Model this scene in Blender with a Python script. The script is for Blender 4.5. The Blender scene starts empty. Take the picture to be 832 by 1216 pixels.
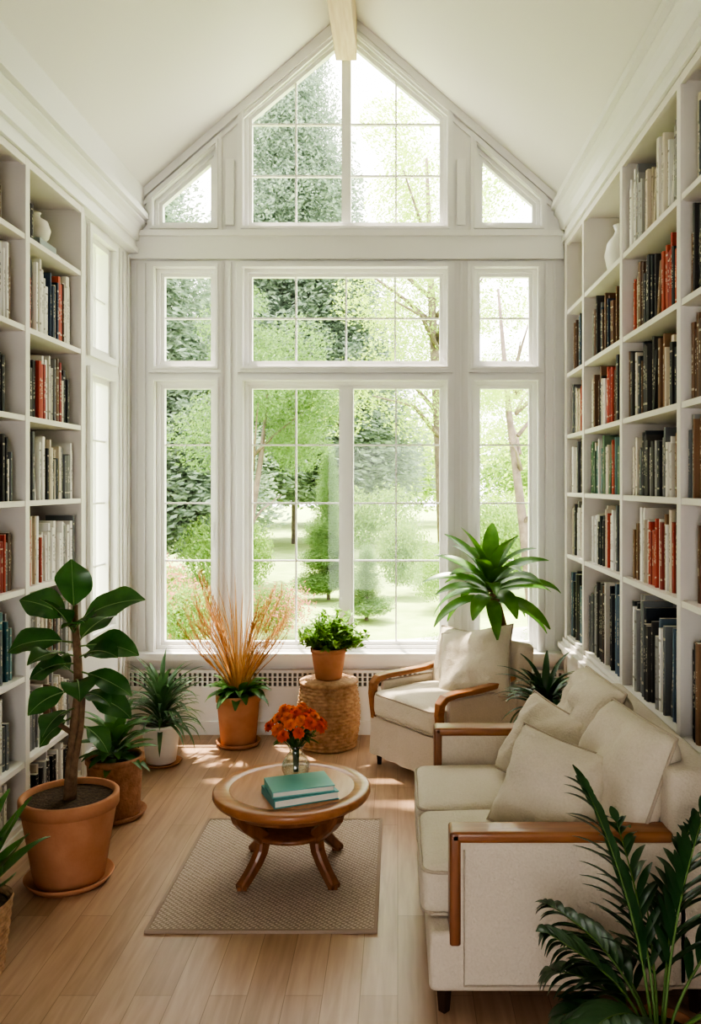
import bpy, math, random
from math import sin, cos, pi, radians, sqrt, exp
from mathutils import Vector, Matrix, noise
random.seed(11)
scene=bpy.context.scene
D=bpy.data
R=random.random
def U(a,b): return a+(b-a)*R()

# ------------------------------------------------------------------ materials
def newmat(name):
    m=D.materials.new(name); m.use_nodes=True
    nt=m.node_tree; nt.nodes.clear()
    out=nt.nodes.new('ShaderNodeOutputMaterial')
    return m,nt,out
def N(nt,t,**kw):
    n=nt.nodes.new(t)
    for k,v in kw.items():
        if k in n.inputs.keys(): n.inputs[k].default_value=v
        else: setattr(n,k,v)
    return n
def c4(c): return (c[0],c[1],c[2],1)
def mat(name,col,col2=None,rough=.6,scale=8,stretch=(1,1,1),bump=0,bscale=60,spec=.5,detail=4,coat=0,sheen=0):
    m,nt,out=newmat(name); L=nt.links.new
    p=N(nt,'ShaderNodeBsdfPrincipled',Roughness=rough)
    p.inputs['Specular IOR Level'].default_value=spec
    p.inputs['Coat Weight'].default_value=coat
    p.inputs['Sheen Weight'].default_value=sheen
    tc=N(nt,'ShaderNodeTexCoord')
    if col2:
        mp=N(nt,'ShaderNodeMapping'); mp.inputs['Scale'].default_value=stretch
        L(tc.outputs['Object'],mp.inputs['Vector'])
        no=N(nt,'ShaderNodeTexNoise',Scale=scale,Detail=detail)
        L(mp.outputs[0],no.inputs['Vector'])
        r=N(nt,'ShaderNodeValToRGB'); r.color_ramp.elements[0].position=.3; r.color_ramp.elements[1].position=.7
        r.color_ramp.elements[0].color=c4(col); r.color_ramp.elements[1].color=c4(col2)
        L(no.outputs['Fac'],r.inputs[0]); L(r.outputs[0],p.inputs['Base Color'])
    else: p.inputs['Base Color'].default_value=c4(col)
    if bump:
        no2=N(nt,'ShaderNodeTexNoise',Scale=bscale,Detail=3)
        L(tc.outputs['Object'],no2.inputs['Vector'])
        b=N(nt,'ShaderNodeBump',Strength=bump,Distance=.01)
        L(no2.outputs['Fac'],b.inputs['Height']); L(b.outputs[0],p.inputs['Normal'])
    L(p.outputs[0],out.inputs[0])
    return m
def leafmat(name,col,col2,rough=.4,trans=.25,scale=6,tcol=None,spec=.5):
    m,nt,out=newmat(name); L=nt.links.new
    p=N(nt,'ShaderNodeBsdfPrincipled',Roughness=rough); p.inputs['Specular IOR Level'].default_value=spec
    tc=N(nt,'ShaderNodeTexCoord'); no=N(nt,'ShaderNodeTexNoise',Scale=scale,Detail=3)
    L(tc.outputs['Object'],no.inputs['Vector'])
    r=N(nt,'ShaderNodeValToRGB'); r.color_ramp.elements[0].position=.35; r.color_ramp.elements[1].position=.65
    r.color_ramp.elements[0].color=c4(col); r.color_ramp.elements[1].color=c4(col2)
    L(no.outputs['Fac'],r.inputs[0]); L(r.outputs[0],p.inputs['Base Color'])
    t=N(nt,'ShaderNodeBsdfTranslucent'); t.inputs[0].default_value=c4(tcol or (col2[0]*1.3,col2[1]*1.4,col2[2]*.9))
    mx=N(nt,'ShaderNodeMixShader'); mx.inputs[0].default_value=trans
    L(p.outputs[0],mx.inputs[1]); L(t.outputs[0],mx.inputs[2]); L(mx.outputs[0],out.inputs[0])
    return m

M_wall=mat('wall_paint',(.85,.84,.83),rough=.7)
M_trim=mat('trim_paint',(.87,.865,.855),rough=.4)
M_ceil=mat('ceiling_paint',(.84,.82,.81),rough=.8)
M_case=mat('bookcase_paint',(.79,.75,.70),(.82,.785,.74),rough=.5,scale=3)
M_terra=mat('terracotta',(.46,.20,.10),(.55,.27,.15),rough=.8,scale=9,bump=.15,bscale=40)
M_terra2=mat('terracotta_rough',(.36,.17,.09),(.50,.27,.16),rough=.9,scale=25,bump=.5,bscale=70)
M_white_pot=mat('glazed_white',(.82,.80,.76),rough=.3)
M_soil=mat('soil',(.05,.03,.02),(.12,.08,.05),rough=1,scale=60,bump=.8,bscale=90)
M_wood=mat('walnut_wood',(.17,.06,.025),(.29,.115,.05),rough=.3,scale=5,stretch=(6,6,1),coat=.2)
M_woodh=mat('walnut_wood_arm',(.24,.085,.03),(.36,.15,.055),rough=.35,scale=5,stretch=(1,8,8),coat=.2)
M_table=mat('table_top_wood',(.33,.13,.05),(.46,.20,.085),rough=.3,scale=4,stretch=(1,9,9),coat=.1)
M_table2=mat('table_inlay_wood',(.40,.18,.085),(.52,.26,.14),rough=.36,scale=4,stretch=(9,1,9),coat=.0)
M_darkleg=mat('dark_leg',(.04,.02,.012),rough=.4)
M_beam=mat('pine_beam',(.64,.49,.34),(.76,.63,.47),rough=.6,scale=6,stretch=(8,.6,8))
M_bark=mat('plant_bark',(.16,.09,.05),(.30,.19,.11),rough=.9,scale=25,bump=.6,bscale=50)
M_stem=mat('green_stem',(.12,.22,.05),rough=.5)
M_vein=mat('leaf_midrib',(.22,.36,.12),rough=.4)
M_dark=mat('grille_dark',(.22,.21,.20),rough=.9)
M_ceramic=mat('ceramic_cream',(.72,.68,.60),(.80,.77,.70),rough=.5,scale=6)

def fabric(name,c1,c2):
    m,nt,out=newmat(name); L=nt.links.new
    p=N(nt,'ShaderNodeBsdfPrincipled',Roughness=.9); p.inputs['Sheen Weight'].default_value=.15
    p.inputs['Specular IOR Level'].default_value=.2
    tc=N(nt,'ShaderNodeTexCoord')
    no=N(nt,'ShaderNodeTexNoise',Scale=130,Detail=2); L(tc.outputs['Object'],no.inputs['Vector'])
    n3=N(nt,'ShaderNodeTexNoise',Scale=9,Detail=3); L(tc.outputs['Object'],n3.inputs['Vector'])
    mix=N(nt,'ShaderNodeMix',data_type='RGBA'); mix.inputs[6].default_value=c4(c1); mix.inputs[7].default_value=c4(c2)
    L(no.outputs['Fac'],mix.inputs[0]); L(mix.outputs[2],p.inputs['Base Color'])
    ad=N(nt,'ShaderNodeMath',operation='MULTIPLY_ADD'); ad.inputs[1].default_value=4
    L(n3.outputs['Fac'],ad.inputs[0]); L(no.outputs['Fac'],ad.inputs[2])
    b=N(nt,'ShaderNodeBump',Strength=.6,Distance=.005)
    L(ad.outputs[0],b.inputs['Height']); L(b.outputs[0],p.inputs['Normal'])
    L(p.outputs[0],out.inputs[0]); return m
M_fab=fabric('cream_linen',(.58,.50,.40),(.69,.61,.51))
M_fab2=fabric('cushion_linen',(.60,.53,.42),(.71,.64,.53))
M_pipe=fabric('cushion_piping',(.42,.35,.27),(.52,.44,.35))

# floor
def floor_mat():
    m,nt,out=newmat('light_oak_planks'); L=nt.links.new
    p=N(nt,'ShaderNodeBsdfPrincipled',Roughness=.32)
    tc=N(nt,'ShaderNodeTexCoord'); mp=N(nt,'ShaderNodeMapping'); mp.inputs['Rotation'].default_value=(0,0,pi/2)
    L(tc.outputs['Object'],mp.inputs['Vector'])
    br=N(nt,'ShaderNodeTexBrick'); br.offset=.37; br.offset_frequency=2
    br.inputs['Scale'].default_value=1; br.inputs['Brick Width'].default_value=1.4; br.inputs['Row Height'].default_value=.125
    br.inputs['Mortar Size'].default_value=.0014; br.inputs['Mortar Smooth'].default_value=.3
    br.inputs['Color1'].default_value=(.42,.27,.175,1); br.inputs['Color2'].default_value=(.52,.35,.24,1)
    br.inputs['Mortar'].default_value=(.26,.16,.10,1)
    L(mp.outputs[0],br.inputs['Vector'])
    mp2=N(nt,'ShaderNodeMapping'); mp2.inputs['Scale'].default_value=(14,1,1); L(tc.outputs['Object'],mp2.inputs['Vector'])
    no=N(nt,'ShaderNodeTexNoise',Scale=2.5,Detail=6,Distortion=.6); L(mp2.outputs[0],no.inputs['Vector'])
    r=N(nt,'ShaderNodeValToRGB'); r.color_ramp.elements[0].position=.3; r.color_ramp.elements[1].position=.7
    r.color_ramp.elements[0].color=(.74,.70,.67,1); r.color_ramp.elements[1].color=(1.05,1.05,1.05,1)
    L(no.outputs['Fac'],r.inputs[0])
    mx=N(nt,'ShaderNodeMix',data_type='RGBA',blend_type='MULTIPLY'); mx.inputs[0].default_value=.8
    L(br.outputs['Color'],mx.inputs[6]); L(r.outputs[0],mx.inputs[7]); L(mx.outputs[2],p.inputs['Base Color'])
    b=N(nt,'ShaderNodeBump',Strength=.2,Distance=.003); b.invert=True
    L(br.outputs['Fac'],b.inputs['Height']); L(b.outputs[0],p.inputs['Normal'])
    L(p.outputs[0],out.inputs[0]); return m
M_floor=floor_mat()
def rug_mat():
    m,nt,out=newmat('woven_jute'); L=nt.links.new
    p=N(nt,'ShaderNodeBsdfPrincipled',Roughness=.95)
    tc=N(nt,'ShaderNodeTexCoord')
    w1=N(nt,'ShaderNodeTexWave',Scale=24,Distortion=1.5); w1.bands_direction='DIAGONAL'; w1.inputs['Detail Scale'].default_value=4
    L(tc.outputs['Object'],w1.inputs['Vector'])
    mp=N(nt,'ShaderNodeMapping'); mp.inputs['Scale'].default_value=(-1,1,1); L(tc.outputs['Object'],mp.inputs['Vector'])
    w2=N(nt,'ShaderNodeTexWave',Scale=30,Distortion=1.5); w2.bands_direction='DIAGONAL'; L(mp.outputs[0],w2.inputs['Vector'])
    mu=N(nt,'ShaderNodeMath',operation='MULTIPLY'); L(w1.outputs['Fac'],mu.inputs[0]); L(w2.outputs['Fac'],mu.inputs[1])
    no=N(nt,'ShaderNodeTexNoise',Scale=120,Detail=3); L(tc.outputs['Object'],no.inputs['Vector'])
    ad=N(nt,'ShaderNodeMath',operation='MULTIPLY_ADD'); ad.inputs[1].default_value=.9; L(no.outputs['Fac'],ad.inputs[0]); L(mu.outputs[0],ad.inputs[2])
    r=N(nt,'ShaderNodeValToRGB'); r.color_ramp.elements[0].position=.2; r.color_ramp.elements[1].position=1.1
    r.color_ramp.elements[0].color=(.24,.185,.15,1); r.color_ramp.elements[1].color=(.64,.52,.43,1)
    L(ad.outputs[0],r.inputs[0]); L(r.outputs[0],p.inputs['Base Color'])
    b=N(nt,'ShaderNodeBump',Strength=.7,Distance=.004); L(ad.outputs[0],b.inputs['Height']); L(b.outputs[0],p.inputs['Normal'])
    L(p.outputs[0],out.inputs[0]); return m
M_rug=rug_mat(); M_rugedge=mat('rug_binding',(.38,.29,.23),rough=.95,bump=.4,bscale=150)
M_wicker=mat('wicker',(.32,.18,.09),(.52,.33,.19),rough=.75,scale=30,bump=.4,bscale=120)
# glass
def glass_mat(name,tint,k,base,power):
    m,nt,out=newmat(name); L=nt.links.new
    t=N(nt,'ShaderNodeBsdfTransparent'); t.inputs[0].default_value=c4(tint); g=N(nt,'ShaderNodeBsdfGlossy',Roughness=.02)
    f=N(nt,'ShaderNodeLayerWeight'); f.inputs['Blend'].default_value=.5
    pw=N(nt,'ShaderNodeMath',operation='POWER'); pw.inputs[1].default_value=power; L(f.outputs['Facing'],pw.inputs[0])
    ma=N(nt,'ShaderNodeMath',operation='MULTIPLY_ADD'); ma.inputs[1].default_value=k; ma.inputs[2].default_value=base; L(pw.outputs[0],ma.inputs[0])
    mx=N(nt,'ShaderNodeMixShader')
    L(ma.outputs[0],mx.inputs[0]); L(t.outputs[0],mx.inputs[1]); L(g.outputs[0],mx.inputs[2]); L(mx.outputs[0],out.inputs[0])
    return m
M_glass=glass_mat('window_glass',(1,1,1),.2,.015,4); M_vase=glass_mat('vase_glass',(.93,.97,.95),.8,.08,2.0)
# books
def book_mat():
    m,nt,out=newmat('book_covers'); L=nt.links.new
    p=N(nt,'ShaderNodeBsdfPrincipled',Roughness=.55)
    at=N(nt,'ShaderNodeAttribute'); at.attribute_name='Col'
    uv=N(nt,'ShaderNodeUVMap'); uv.uv_map='UVMap'; sp=N(nt,'ShaderNodeSeparateXYZ'); L(uv.outputs[0],sp.inputs[0])
    def math_(op,a,b=None):
        n=N(nt,'ShaderNodeMath',operation=op)
        for i,x in enumerate((a,b)):
            if x is None: continue
            if isinstance(x,(int,float)): n.inputs[i].default_value=x
            else: L(x,n.inputs[i])
        return n.outputs[0]
    v=sp.outputs[1]; u=sp.outputs[0]
    a=math_('MULTIPLY',math_('GREATER_THAN',v,.13),math_('LESS_THAN',v,.16))
    b=math_('MULTIPLY',math_('GREATER_THAN',v,.84),math_('LESS_THAN',v,.87))
    tc=N(nt,'ShaderNodeTexCoord')
    no=N(nt,'ShaderNodeTexNoise',Scale=90,Detail=1); L(tc.outputs['Object'],no.inputs['Vector'])
    t=math_('MULTIPLY',math_('GREATER_THAN',no.outputs['Fac'],.52),math_('MULTIPLY',math_('GREATER_THAN',v,.35),math_('LESS_THAN',v,.72)))
    t=math_('MULTIPLY',t,math_('MULTIPLY',math_('GREATER_THAN',u,.3),math_('LESS_THAN',u,.7)))
    n4=N(nt,'ShaderNodeTexNoise',Scale=14,Detail=0); L(tc.outputs['Object'],n4.inputs['Vector'])
    bands=math_('MULTIPLY',math_('ADD',a,b),math_('GREATER_THAN',n4.outputs['Fac'],.52))
    s=math_('MINIMUM',math_('ADD',bands,t),1)
    bw=N(nt,'ShaderNodeRGBToBW'); L(at.outputs['Color'],bw.inputs[0])
    lt=math_('LESS_THAN',bw.outputs[0],.3)
    mc=N(nt,'ShaderNodeMix',data_type='RGBA'); mc.inputs[6].default_value=(.12,.09,.07,1); mc.inputs[7].default_value=(.72,.65,.50,1)
    L(lt,mc.inputs[0])
    mx=N(nt,'ShaderNodeMix',data_type='RGBA'); L(math_('MULTIPLY',s,.65),mx.inputs[0]); L(at.outputs['Color'],mx.inputs[6]); L(mc.outputs[2],mx.inputs[7])
    L(mx.outputs[2],p.inputs['Base Color']); L(p.outputs[0],out.inputs[0]); return m
M_books=book_mat()

# ------------------------------------------------------------------ geometry helper
class Geo:
    def __init__(s): s.v=[]; s.f=[]; s.m=[]; s.s=[]; s.M=Matrix.Identity(4)
    def add(s,vs,fs,mi=0,sm=False):
        b=len(s.v)
        for p in vs: s.v.append(tuple(s.M@Vector(p)))
        for f in fs: s.f.append(tuple(i+b for i in f)); s.m.append(mi); s.s.append(sm)
    def squash(s,ymax=None,xmax=None,xmin=None,zmin=0):
        # bend foliage back where it would run into a wall
        def sq(a,m): 
            h=m*.55
            return a if a<h else h+(m-h)*(1-exp(-(a-h)/(m-h)))
        o=[]
        for x,y,z in s.v:
            if z>zmin:
                if ymax: y=sq(y,ymax)
                if xmax: x=sq(x,xmax)
                if xmin: x=-sq(-x,-xmin)
            o.append((x,y,z))
        s.v=o
    def box(s,x0,x1,y0,y1,z0,z1,mi=0):
        v=[(x,y,z) for x in (x0,x1) for y in (y0,y1) for z in (z0,z1)]
        s.add(v,[(0,1,3,2),(4,6,7,5),(0,4,5,1),(2,3,7,6),(0,2,6,4),(1,5,7,3)],mi)
    def rbox(s,c,size,r,mi=0,bulge=0,nf=3,warp=0):
        h=[a/2 for a in size]
        def samp(H):
            o=[0,r*.15,r*.4,r*.7,r]; L=[-H+x for x in o]; inner=H-r
            for k in range(1,nf+1): L.append(-inner+2*inner*k/(nf+1))
            L+= [H-x for x in reversed(o)]
            return L
        S=[samp(x) for x in h]; key={}; vs=[]; fs=[]
        def vid(p):
            k=(round(p[0],6),round(p[1],6),round(p[2],6))
            if k in key: return key[k]
            q=Vector([max(-h[i]+r,min(h[i]-r,p[i])) for i in range(3)]); d=Vector(p)-q
            if d.length>0: d=d.normalized()*r
            w=q+d
            bz=bulge*(1-(w.x/h[0])**2)*(1-(w.y/h[1])**2)*(w.z/h[2])
            w.z+=bz
            if warp:
                n=noise.noise_vector(w*6+Vector(c)); w+=n*warp
            key[k]=len(vs); vs.append((w.x+c[0],w.y+c[1],w.z+c[2])); return key[k]
        for ax in range(3):
            a,b=[i for i in range(3) if i!=ax]
            for sg in (-1,1):
                for i in range(len(S[a])-1):
                    for j in range(len(S[b])-1):
                        q=[]
                        for (ii,jj) in ((i,j),(i+1,j),(i+1,j+1),(i,j+1)):
                            p=[0,0,0]; p[ax]=sg*h[ax]; p[a]=S[a][ii]; p[b]=S[b][jj]; q.append(vid(p))
                        flip=(sg<0) ^ (ax==1)
                        if flip: q.reverse()
                        if len(set(q))==4: fs.append(tuple(q))
        s.add(vs,fs,mi,True)
    def lathe(s,prof,n=32,c=(0,0,0),mi=0,sm=True,cap=False):
        vs=[];fs=[]
        for r,z in prof:
            for i in range(n):
                a=2*pi*i/n; vs.append((c[0]+r*cos(a),c[1]+r*sin(a),c[2]+z))
        for k in range(len(prof)-1):
            for i in range(n):
                j=(i+1)%n; fs.append((k*n+i,k*n+j,(k+1)*n+j,(k+1)*n+i))
        if cap:
            fs.append(tuple(reversed(range(n)))); fs.append(tuple((len(prof)-1)*n+i for i in range(n)))
        s.add(vs,fs,mi,sm)
    def disc(s,c,r,mi=0,n=32): s.add([(c[0]+r*cos(2*pi*i/n),c[1]+r*sin(2*pi*i/n),c[2]) for i in range(n)],[tuple(range(n))],mi)
    def tube(s,pts,rad,n=8,mi=0,closed=False):
        pts=[Vector(p) for p in pts]; k=len(pts)
        if not hasattr(rad,'__len__'): rad=[rad]*k
        vs=[];fs=[]; ref=Vector((.13,.27,.95)).normalized()
        for i,p in enumerate(pts):
            if closed: d=pts[(i+1)%k]-pts[i-1]
            else: d=pts[min(i+1,k-1)]-pts[max(i-1,0)]
            d.normalize(); rr=ref if abs(d.dot(ref))<.97 else Vector((1,0,0))
            a=d.cross(rr).normalized(); b=d.cross(a).normalized()
            for j in range(n):
                t=2*pi*j/n; vs.append(p+a*cos(t)*rad[i]+b*sin(t)*rad[i])
        for i in range(k if closed else k-1):
            ii=(i+1)%k
            for j in range(n):
                jj=(j+1)%n; fs.append((i*n+j,i*n+jj,ii*n+jj,ii*n+j))
        if not closed: fs.append(tuple(reversed(range(n)))); fs.append(tuple((k-1)*n+j for j in range(n)))
        s.add(vs,fs,mi,True)
    def sweep(s,pts,wt,side,mi=0,sub=1):
        pts=[Vector(p) for p in pts]; k=len(pts); side=Vector(side).normalized(); vs=[];fs=[]
        for i,p in enumerate(pts):
            d=(pts[min(i+1,k-1)]-pts[max(i-1,0)]).normalized(); nrm=d.cross(side).normalized()
            w,t=wt[i] if isinstance(wt,list) else wt
            w/=2;t/=2; c=min(w,t)*.35
            for (a,b) in ((-w+c,-t),(w-c,-t),(w,-t+c),(w,t-c),(w-c,t),(-w+c,t),(-w,t-c),(-w,-t+c)):
                vs.append(p+side*a+nrm*b)
        for i in range(k-1):
            for j in range(8):
                jj=(j+1)%8; fs.append((i*8+j,i*8+jj,(i+1)*8+jj,(i+1)*8+j))
        fs.append(tuple(reversed(range(8)))); fs.append(tuple((k-1)*8+j for j in range(8)))
        s.add(vs,fs,mi,False)
    def leaf(s,base,az,el,L,W,droop,prof,n=8,fold=.2,mi=0,roll=0,wave=0,across=1,azd=0,rib=None):
        pos=Vector(base); e=el; rows=[]; ds=L/n; ph=U(0,6); rp=[]
        A=[i/across for i in range(-across,across+1)]
        for i in range(n+1):
            t=i/n; d=Vector((cos(e)*cos(az),cos(e)*sin(az),sin(e))); sd=Vector((-sin(az),cos(az),0)); up=d.cross(sd)
            if roll: sd=Matrix.Rotation(roll,3,d)@sd; up=Matrix.Rotation(roll,3,d)@up
            w=W*prof(t)/2
            for a in A: rows.append(pos+sd*w*a+up*(fold*w*abs(a)+wave*w*abs(a)*sin(t*11+ph+(a>0)*1.5)))
            rp.append(pos.copy())
            pos=pos+d*ds; e-=droop/n; az+=azd/n
        m=len(A); fs=[]
        for i in range(n):
            for j in range(m-1): fs.append((i*m+j,i*m+j+1,(i+1)*m+j+1,(i+1)*m+j))
        s.add(rows,fs,mi,True)
        if rib is not None: s.tube(rp,[.0035*(1-.8*i/n) for i in range(n+1)],5,rib)
        return pos
    def pillow(s,w,h,t,mi=0,n=22,seed=0,pipe=.006,pinch=.07,pmi=1,wr_=1):
        vs=[];idx={};fs=[]
        def edge(u,v): return Vector((u*w/2*(1-pinch*(1-v*v)),v*h/2*(1-pinch*(1-u*u)),0))
        for sg in (1,-1):
            for i in range(n+1):
                for j in range(n+1):
                    u=-1+2*i/n;v=-1+2*j/n
                    u=sin(u*pi/2)*.4+u*.6; v=sin(v*pi/2)*.4+v*.6
                    b=(i in(0,n)) or (j in(0,n))
                    if b and sg<0: idx[(sg,i,j)]=idx[(1,i,j)]; continue
                    p=edge(u,v); z=t/2*(max(0,(1-u**4)*(1-v**4)))**.55
                    nz=noise.noise(Vector((u*1.5+seed,v*1.5,seed*3.1)))*.05*(1-u*u)*(1-v*v)
                    wr=(noise.noise(Vector((u*6+seed,v*2.5,seed)))+noise.noise(Vector((u*2.5,v*6+seed,seed))))*.009*wr_
                    p.z=sg*(z+(nz+wr)*(0 if b else 1)*t*5)
                    idx[(sg,i,j)]=len(vs); vs.append(p)
            for i in range(n):
                for j in range(n):
                    q=[idx[(sg,i,j)],idx[(sg,i+1,j)],idx[(sg,i+1,j+1)],idx[(sg,i,j+1)]]
                    if sg<0:q.reverse()
                    fs.append(tuple(q))
        s.add(vs,fs,mi,True)
        if pipe:
            P=[]
            for k in range(20): P.append(edge(-1+2*k/20,-1))
            for k in range(20): P.append(edge(1,-1+2*k/20))
            for k in range(20): P.append(edge(1-2*k/20,1))
            for k in range(20): P.append(edge(-1,1-2*k/20))
            s.tube(P,pipe,6,pmi,closed=True)
    def plate(s,outer,holes,y0,y1,mi=0):
        cu=D.curves.new('tmp','CURVE'); cu.dimensions='2D'; cu.fill_mode='BOTH'; cu.extrude=(y1-y0)/2
        for poly in [outer]+holes:
            sp=cu.splines.new('POLY'); sp.points.add(len(poly)-1)
            for i,(x,z) in enumerate(poly): sp.points[i].co=(x,z,0,1)
            sp.use_cyclic_u=True
        o=D.objects.new('tmp',cu); scene.collection.objects.link(o)
        dg=bpy.context.evaluated_depsgraph_get(); me=D.meshes.new_from_object(o.evaluated_get(dg))
        yc=(y0+y1)/2
        s.add([(v.co.x,yc-v.co.z,v.co.y) for v in me.vertices],[tuple(p.vertices) for p in me.polygons],mi)
        D.objects.remove(o); D.curves.remove(cu); D.meshes.remove(me)
    def obj(s,name,mats,parent=None,loc=(0,0,0),rot=(0,0,0),bevel=0):
        me=D.meshes.new(name); me.from_pydata(s.v,[],s.f)
        for m in (mats if isinstance(mats,(list,tuple)) else [mats]): me.materials.append(m)
        me.polygons.foreach_set('material_index',s.m); me.polygons.foreach_set('use_smooth',s.s); me.update()
        o=D.objects.new(name,me); scene.collection.objects.link(o)
        if parent: o.parent=parent
        o.location=loc; o.rotation_euler=rot
        if bevel:
            b=o.modifiers.new('b','BEVEL'); b.width=bevel; b.segments=2; b.limit_method='ANGLE'
        return o
def inset(poly,d):
    n=len(poly); L=[]
    ar=sum(poly[i][0]*poly[(i+1)%n][1]-poly[(i+1)%n][0]*poly[i][1] for i in range(n))
    if ar<0: poly=list(reversed(poly))
    for i in range(n):
        a=Vector(poly[i]);b=Vector(poly[(i+1)%n]); e=(b-a).normalized(); nn=Vector((-e.y,e.x))
        L.append((a+nn*d,e))
    out=[]
    for i in range(n):
        p,e=L[i-1]; q,f=L[i]; cr=e.x*f.y-e.y*f.x
        t=((q-p).x*f.y-(q-p).y*f.x)/cr; r=p+e*t; out.append((r.x,r.y))
    return out
# ------------------------------------------------------------------ room dims
YB=5.78; XL=-1.83; XR=1.13; XRW=1.45; XLW=-2.1; BL=-1.78
XC=-.35; ZP=4.94; SL=.875; YF=-1.6
def cz(x): return ZP-SL*abs(x-XC)
def X(px): return (px-472)/173
def Z(py): return 1.7-(py-575)/173
def PP(l): return [(X(a),Z(b)) for a,b in l]

g=Geo(); g.box(XLW-.1,XRW+.1,YF-.1,5.95,-.1,0); g.obj('floor',M_floor)
for sgn,nm in ((-1,'ceiling'),(1,'ceiling')):
    g=Geo(); xe=-2.35 if sgn<0 else 1.7
    v=[(XC,YF-.1,ZP),(xe,YF-.1,cz(xe)),(xe,6.05,cz(xe)),(XC,6.05,ZP)]
    v+=[(a,b,c+.15) for a,b,c in v]
    g.add(v,[(0,1,2,3),(4,7,6,5),(0,4,5,1),(1,5,6,2),(2,6,7,3),(3,7,4,0)]); g.obj(nm,M_ceil)
g=Geo(); g.box(XC-.072,XC+.072,YF,5.74,4.585,4.93); g.obj('ridge_beam',M_beam,bevel=.006)
wins=[
 dict(poly=[(184,772),(257,772),(257,452),(184,452)],h=[528,598,667],v=[]),
 dict(poly=[(289,772),(531,772),(531,452),(289,452)],h=[528,598,667],v=[350,470],post=(402,419)),
 dict(poly=[(562,772),(638,772),(638,452),(562,452)],h=[528,598,667],v=[]),
 dict(poly=[(184,436),(257,436),(257,318),(184,318)],h=[376],v=[]),
 dict(poly=[(289,436),(531,436),(531,318),(289,318)],h=[376],v=[350,410,469]),
 dict(poly=[(562,436),(638,436),(638,318),(562,318)],h=[376],v=[]),
 dict(poly=[(182,270),(257,270),(257,172),(182,237)],h=[],v=[]),
 dict(poly=[(565,270),(642,270),(642,237),(565,170)],h=[],v=[]),
 dict(poly=[(289,270),(531,270),(531,134),(410,32),(289,134)],h=[143,205],v=[350,470],post=(405,416)),
]
g=Geo()
outer=[(XLW-.1,-.1),(XRW+.1,-.1),(XRW+.1,cz(XRW+.1)+.02),(XC,ZP+.02),(XLW-.1,cz(XLW-.1)+.02)]
g.plate(outer,[PP(w['poly']) for w in wins],YB,YB+.14); g.obj('wall_back',M_wall)
g=Geo(); g.plate(outer,[[(-1.1,0.02),(-1.1,2.3),(.4,2.3),(.4,.02)]],YF-.12,YF); g.obj('wall_fill_block',M_wall)  # unseen wall with an opening, added behind the camera to cut flat fill light
def topz(poly,x):
    best=-9
    n=len(poly)
    for i in range(n):
        (a,b),(c,d)=poly[i],poly[(i+1)%n]
        if min(a,c)-1e-6<=x<=max(a,c)+1e-6 and abs(a-c)>1e-6:
            best=max(best,b+(d-b)*(x-a)/(c-a))
    return best
def xr(poly,z):
    xs=[]
    n=len(poly)
    for i in range(n):
        (a,b),(c,d)=poly[i],poly[(i+1)%n]
        if min(b,d)-1e-6<=z<=max(b,d)+1e-6 and abs(b-d)>1e-6: xs.append(a+(c-a)*(z-b)/(d-b))
    return min(xs),max(xs)
for k,w in enumerate(wins):
    P=PP(w['poly']); g=Geo()
    g.plate(inset(P,-.038),[inset(P,.004)],YB-.022,YB+.002)
    g.plate(inset(P,-.016),[inset(P,-.0005)],YB-.036,YB-.0215)
    g.plate(inset(P,.001),[inset(P,.026)],YB+.03,YB+.12)
    g.plate(inset(P,.024),[inset(P,.050)],YB+.052,YB+.10)
    I=inset(P,.048); zb=min(p[1] for p in I)
    bw=.0055
    if 'post' in w:
        a,b=X(w['post'][0]),X(w['post'][1]); g.box(a,b,YB+.035,YB+.112,zb,topz(I,(a+b)/2)-(.0 if k!=8 else .03))
        if k==1:
            g.box(a+.022,b-.022,YB+.022,YB+.04,zb,topz(I,a))
            g.box(X(410)-.02,X(410)+.0,YB+.0,YB+.03,Z(625),Z(612))
    for px in w['v']:
        x=X(px); g.box(x-bw,x+bw,YB+.06,YB+.09,zb-.01,topz(I,x)+.01)
    for py in w['h']:
        z=Z(py); a,b=xr(I,z); g.box(a-.01,b+.01,YB+.062,YB+.088,z-bw,z+bw)
    if k in (0,2): g.box(X(252 if k==0 else 567)-.006,X(252 if k==0 else 567)+.006,YB+.015,YB+.04,Z(650),Z(620))
    if k in (3,4,5):
        xm=(P[0][0]+P[1][0])/2; g.box(xm-.05,xm+.05,YB+.02,YB+.045,Z(434),Z(431))
    g.plate(inset(P,.042),[],YB+.074,YB+.076,1)
    g.obj('window_%d'%(k+1),[M_trim,M_glass])
g=Geo()
g.box(XL,XR+.0,YB-.03,YB,Z(305.5),Z(278)); g.box(XL,XR,YB-.05,YB-.001,Z(282),Z(275.5)); g.box(XL,XR,YB-.042,YB-.001,Z(309),Z(304))
g.obj('trim_1',M_trim)
g=Geo()
for a in (162,172,264,273,282,538,547,556,648,658): g.box(X(a)-.007,X(a)+.007,YB-.012,YB,Z(770),Z(312))
for a in (273,547): g.box(X(a)-.03,X(a)+.03,YB-.02,YB,Z(268),Z(190))
g.obj('trim_2',M_trim,bevel=.002)
g=Geo()
for sg in (-1,1):
    xe=XL if sg<0 else XR
    for (o,t,w) in ((.0,.03,.05),(.07,.018,.02)):
        a=(XC,ZP-o*1.3); b=(xe,cz(xe)-o*1.3)
        g.plate([a,b,(b[0],b[1]-w*1.3),(a[0],a[1]-w*1.3)] if sg>0 else [b,a,(a[0],a[1]-w*1.3),(b[0],b[1]-w*1.3)],[],YB-t,YB)
g.obj('trim_3',M_trim)
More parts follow.
